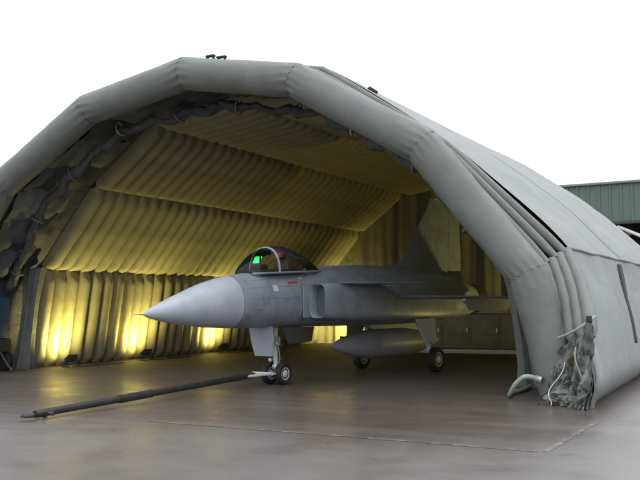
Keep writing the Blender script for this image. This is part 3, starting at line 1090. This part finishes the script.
V, F = lathe([(-0.02, 0.02), (0.0, 0.05), (0.08, 0.035), (0.10, 0.01)], 'y', 16, J(-0.11, 3.92, 0.55))
mesh('landing_light', V, F, MT['steel'], NG)
wheel(0.20, 4.02, 0.25, 0.17, JET)
wheel(-0.20, 4.02, 0.25, 0.17, JET)
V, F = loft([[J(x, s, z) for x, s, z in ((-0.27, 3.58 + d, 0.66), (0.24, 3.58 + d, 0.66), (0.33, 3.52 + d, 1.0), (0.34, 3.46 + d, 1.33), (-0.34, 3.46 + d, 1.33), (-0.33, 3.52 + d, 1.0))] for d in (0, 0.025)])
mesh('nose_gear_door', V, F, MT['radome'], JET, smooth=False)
V, F = loft([[J(0.40 + d, s, z) for s, z in ((3.75, 1.30), (4.9, 1.30), (4.8, 0.96), (3.95, 0.92))] for d in (0, 0.02)])
mesh('nose_gear_door', V, F, MT['lampbody'], JET, smooth=False)
for sx in (1, -1):
    V, F = merge([tube([J(sx * 0.78, 8.95, 1.40), J(sx * 0.98, 9.12, 0.8), J(sx * 1.06, 9.2, 0.34)], [0.09, 0.075, 0.06], 12), tube([J(sx * 1.0, 9.2, 0.33), J(sx * 1.24, 9.2, 0.33)], 0.05, 10), tube([J(sx * 1.0, 9.15, 0.75), J(sx * 0.75, 9.75, 1.38)], 0.04, 8)])
    MG = mesh('main_gear_strut', V, F, MT['gearwhite'], JET)
    wheel(sx * 1.20, 9.20, 0.33, 0.22, JET)
    V, F = loft([[J(sx * (x + d), s, z) for s, x, z in ((8.35, 1.08, 1.42), (9.35, 1.08, 1.42), (9.15, 1.24, 0.82), (8.55, 1.24, 0.82))] for d in (0, 0.025)])
    mesh('main_gear_door', V, F, MT['pale'], JET, smooth=False)
# centreline drop tank
V, F = lathe([(6.15, 0.01), (6.22, 0.06), (6.45, 0.15), (6.85, 0.25), (7.4, 0.345), (8.0, 0.39), (9.4, 0.39), (10.2, 0.32), (10.9, 0.18), (11.4, 0.05), (11.45, 0.01)], 'y', 28, J(0, 0, 0.77))
DT = mesh('drop_tank', V, F, MT['under'], JET, angle=50)
V, F = loft([[J(q * 0.06, s, z) for q, z in ((-1, z1), (1, z1), (1, z0), (-1, z0))] for s, z1, z0 in ((7.6, 1.32, 1.24), (8.0, 1.32, 1.12), (10.2, 1.32, 1.05), (10.5, 1.32, 1.2))])
mesh('pylon', V, F, MT['under'], DT, smooth=False)

# ------------------------------------------------------------------ tow bar
TB = empty('tow_bar', (2.02, 0.0, 0))
tag(TB, 'long black tow bar lying from the nose wheels out over the apron', 'tow bar')
a, b = Vector((-0.02, 0.10, 0.27)), Vector((-0.14, -6.75, 0.09))
V, F = merge([tube([a.lerp(b, t) for t in (0.04, 0.3, 0.6, 0.97)], 0.062, 12), tube([a.lerp(b, 0.55) + Vector((0, 0, 0.0)), a.lerp(b, 0.68)], 0.075, 12)])
mesh('pipe', V, F, MT['bar'], TB)
V, F = merge([tube([a + Vector((-0.26, 0.1, 0)), a + Vector((0.26, 0.1, 0))], 0.04, 10), tube([a + Vector((-0.26, 0.1, 0)), a + Vector((-0.22, 0.42, -0.02))], 0.03, 8), tube([a + Vector((0.26, 0.1, 0)), a + Vector((0.22, 0.42, -0.02))], 0.03, 8), tube([a + Vector((-0.24, 0.05, 0)), a.lerp(b, 0.1)], 0.03, 8), tube([a + Vector((0.24, 0.05, 0)), a.lerp(b, 0.1)], 0.03, 8)])
mesh('tow_head', V, F, MT['gearwhite'], TB)
ring = [b + Vector((0.10 * math.cos(t), 0.10 * math.sin(t) + 0.08, 0)) for t in [2 * math.pi * i / 16 for i in range(17)]]
V, F = tube([p + Vector((0, -0.02, 0)) for p in ring], 0.026, 8)
mesh('tow_eye', V, F, MT['bar'], TB)
V, F = merge([tube([b + Vector((-0.2, 0.42, 0.0)), b + Vector((0.2, 0.42, 0.0))], 0.03, 8), tube([b + Vector((0, 0.42, 0)), b + Vector((0, 0.42, -0.075))], 0.04, 8)])
mesh('rest_foot', V, F, MT['bar'], TB)

# ------------------------------------------------------------------ floodlights along the left wall
def flood(loc, rz, tilt, energy, label, spread=152):
    T = empty('floodlight', loc, rz)
    tag(T, label, 'floodlight', 'floodlights on the hangar floor')
    V, F = merge([tube([(-0.22, -0.16, 0.02), (-0.22, 0.18, 0.02)], 0.018, 8), tube([(0.22, -0.16, 0.02), (0.22, 0.18, 0.02)], 0.018, 8), tube([(-0.22, 0, 0.02), (-0.22, 0, 0.26)], 0.018, 8), tube([(0.22, 0, 0.02), (0.22, 0, 0.26)], 0.018, 8), tube([(-0.22, 0.0, 0.26), (0.22, 0.0, 0.26)], 0.014, 8)])
    mesh('stand', V, F, MT['lampbody'], T)
    rot = Matrix.Translation((0, 0, 0.25)) @ Matrix.Rotation(tilt, 4, 'X')
    V, F = loft([[rot @ Vector((x * w, y, z * h)) for x, z in ((-1, -1), (1, -1), (1, 1), (-1, 1))] for y, w, h in ((-0.09, 0.08, 0.06), (-0.06, 0.13, 0.09), (0.05, 0.18, 0.13), (0.06, 0.18, 0.13), (0.06, 0.16, 0.11), (0.03, 0.16, 0.11))])
    H = mesh('housing', V, F, MT['lampbody'], T, smooth=False)
    V, F = loft([[rot @ Vector((x * 0.15, y, z * 0.105)) for x, z in ((-1, -1), (1, -1), (1, 1), (-1, 1))] for y in (0.034, 0.044)])
    mesh('lens', V, F, MT['lens'], H, smooth=False)
    V, F = tube([(0.0, -0.08, 0.22), (0.05, -0.20, 0.06), (0.16, -0.30, 0.014), (0.50, -0.34, 0.014), (0.95, -0.18, 0.014), (1.5, -0.26, 0.014), (2.1, -0.10, 0.014)], 0.012, 6)
    mesh('power_cable', V, F, MT['strapdark'], T)
    ld = bpy.data.lights.new('flood_lamp', 'SPOT')
    ld.energy = energy
    ld.color = (1.0, 0.85, 0.27)
    ld.spot_size = R(spread)
    ld.spot_blend = 1.0
    ld.shadow_soft_size = 0.12
    lo = bpy.data.objects.new('flood_lamp', ld)
    COL.objects.link(lo)
    lo.parent = T
    d = (rot.to_3x3() @ Vector((0, 1, 0)))
    lo.location = rot @ Vector((0, 0.09, 0))
    lo.rotation_euler = d.to_track_quat('-Z', 'Y').to_euler()
    return T
# local +Y is the beam; walls on the left lie at -X
flood((-6.72, 3.45, 0), R(85), R(56), 560, 'floodlight beside the gathered grey drape, glaring up the ribbed wall')
flood((-6.72, 7.0, 0), R(85), R(56), 560, 'floodlight on the floor behind the pointed nose of the jet')
flood((-6.72, 11.6, 0), R(85), R(56), 560, 'floodlight on the floor seen left of the nose gear door')
flood((-5.4, 19.3, 0), R(30), R(35), 700, 'floodlight in the back corner seen under the belly of the jet')
flood((5.9, 18.6, 0), R(15), R(55), 600, 'floodlight behind the olive equipment cabin by the back curtain')
flood((6.9, 10.2, 0), R(118), R(58), 330, 'unseen floodlight added under the wing tip to light the tail fin')  # added lamp, out of view, placed to brighten the port side of the fin

# ------------------------------------------------------------------ equipment inside
BC = empty('ground_power_cart', (-7.75, 1.0, 0), R(8))
tag(BC, 'blue ground power cart standing beside the gathered drape at the hangar mouth', 'cart')
V, F = box((-0.2, 0, 1.50), (1.5, 0.9, 1.2), 0.06)
mesh('cowling', V, F, MT['blue'], BC)
V, F = box((-0.2, 0, 0.72), (1.6, 0.95, 0.36), 0.03)
mesh('chassis', V, F, MT['lampbody'], BC)
for i in range(5):
    V, F = box((-0.2 + 0.2 * i - 0.4, -0.456, 1.12), (0.12, 0.012, 0.4), 0.003)
    mesh('vent_slat', V, F, MT['dark'], BC)
for x in (-0.75, 0.35):
    for y in (-0.48, 0.48):
        V, F = lathe([(-0.09, 0.15), (-0.10, 0.22), (-0.07, 0.27), (0.07, 0.27), (0.10, 0.22), (0.09, 0.15)], 'y', 22, (x, y, 0.27))
        T = mesh('wheel', V, F, MT['rubber'], BC)
        V, F = lathe([(-0.085, 0.03), (-0.07, 0.15), (0.07, 0.15), (0.085, 0.03)], 'y', 18, (x, y, 0.27))
        mesh('rim', V, F, MT['gearwhite'], T)
V, F = tube([(0.60, 0, 0.55), (0.95, -0.1, 0.20), (1.15, -0.15, 0.05)], 0.03, 8)
mesh('drawbar', V, F, MT['lampbody'], BC)

EQ = empty('equipment_cabin', (2.75, 15.2, 0), R(1))
tag(EQ, 'olive equipment cabin on white skids standing behind the wing of the jet', 'cabin')
V, F = box((0, 0, 0.80), (5.6, 1.6, 1.25), 0.04)
mesh('body', V, F, MT['olive'], EQ)
V, F = box((0.75, -0.02, 1.72), (3.9, 1.5, 0.58), 0.05)
mesh('upper_body', V, F, MT['olive2'], EQ)
for y in (-0.72, 0.72):
    V, F = box((0, y - 0.12, 0.08), (5.9, 0.16, 0.15), 0.02)
    mesh('skid', V, F, MT['white'], EQ)
for i in range(5):
    V, F = box((-2.2 + 1.1 * i, -0.812, 0.80), (1.02, 0.02, 1.05), 0.006)
    d = mesh('door', V, F, MT['olive'], EQ)
    V, F = box((-2.2 + 1.1 * i + 0.38, -0.84, 0.82), (0.05, 0.03, 0.18), 0.006)
    mesh('handle', V, F, MT['steel'], d)

# ------------------------------------------------------------------ shed beyond the hangar
SH = empty('green_shed', (-2.0, 70.0, 0), R(-1.5))
tag(SH, 'long green clad shed with dark open side beyond the inflatable hangar', 'building')
bay, nb = 1.0, 70
for i in range(nb):
    x0 = -20 + bay * i
    rows = []
    for z in (9.4, 12.9):
        rows.append([Vector((x0 + u, y, z)) for u, y in ((0, 0), (0.36, 0), (0.42, -0.10), (0.60, -0.10), (0.66, 0), (1.0, 0))])
    V, F = grid(rows)
    if i == 0:
        first = mesh('cladding_sheet', V, F, MT['green'], SH, smooth=False)
    else:
        c = first.copy(); COL.objects.link(c); c.parent = SH; c.location = (bay * i, 0, 0)
V, F = box((15, 7, 13.02), (70.6, 14.6, 0.22), 0.03)
mesh('roof', V, F, MT['bgrey'], SH)
V, F = box((15, 0.0, 9.25), (70.2, 0.35, 0.3), 0.02)
mesh('gutter', V, F, MT['lampbody'], SH)
V, F = box((15, 12, 6.4), (70, 0.3, 12.8), 0)
mesh('back_wall', V, F, MT['bdark'], SH, smooth=False)
for i in range(15):
    x = -20 + 5 * i
    V, F = box((x, 0.35, 4.55), (0.3, 0.3, 9.1), 0.02)
    mesh('column', V, F, MT['bdark'], SH)
    V, F = tube([(x + 0.1, 0.1, 8.9), (x + 4.9, 0.1, 6.6)], 0.16, 8)
    mesh('brace', V, F, MT['bwhite'], SH)
    V, F = tube([(x + 0.1, 0.15, 6.5), (x + 4.9, 0.15, 6.5)], 0.09, 8)
    mesh('rail', V, F, MT['bwhite'], SH)
    for q in range(3):
        V, F = box((x + 0.9 + 1.6 * q, 0.6 + q, 8.3 - 0.4 * q), (0.5, 0.12, 0.5), 0.02)
        mesh('sign_plate', V, F, MT['bwhite'] if (i + q) % 2 else MT['bgrey'], SH)
    V, F = box((x + 2.6, 5.5, 2.2), (2.6, 2.2, 4.4), 0.05)
    mesh('stored_crate', V, F, MT['bdark'], SH)
for sx in (-20, 50):
    V, F = box((sx, 6, 10.4), (0.3, 12.5, 5.0), 0.02)
    mesh('end_wall', V, F, MT['green'], SH, smooth=False)
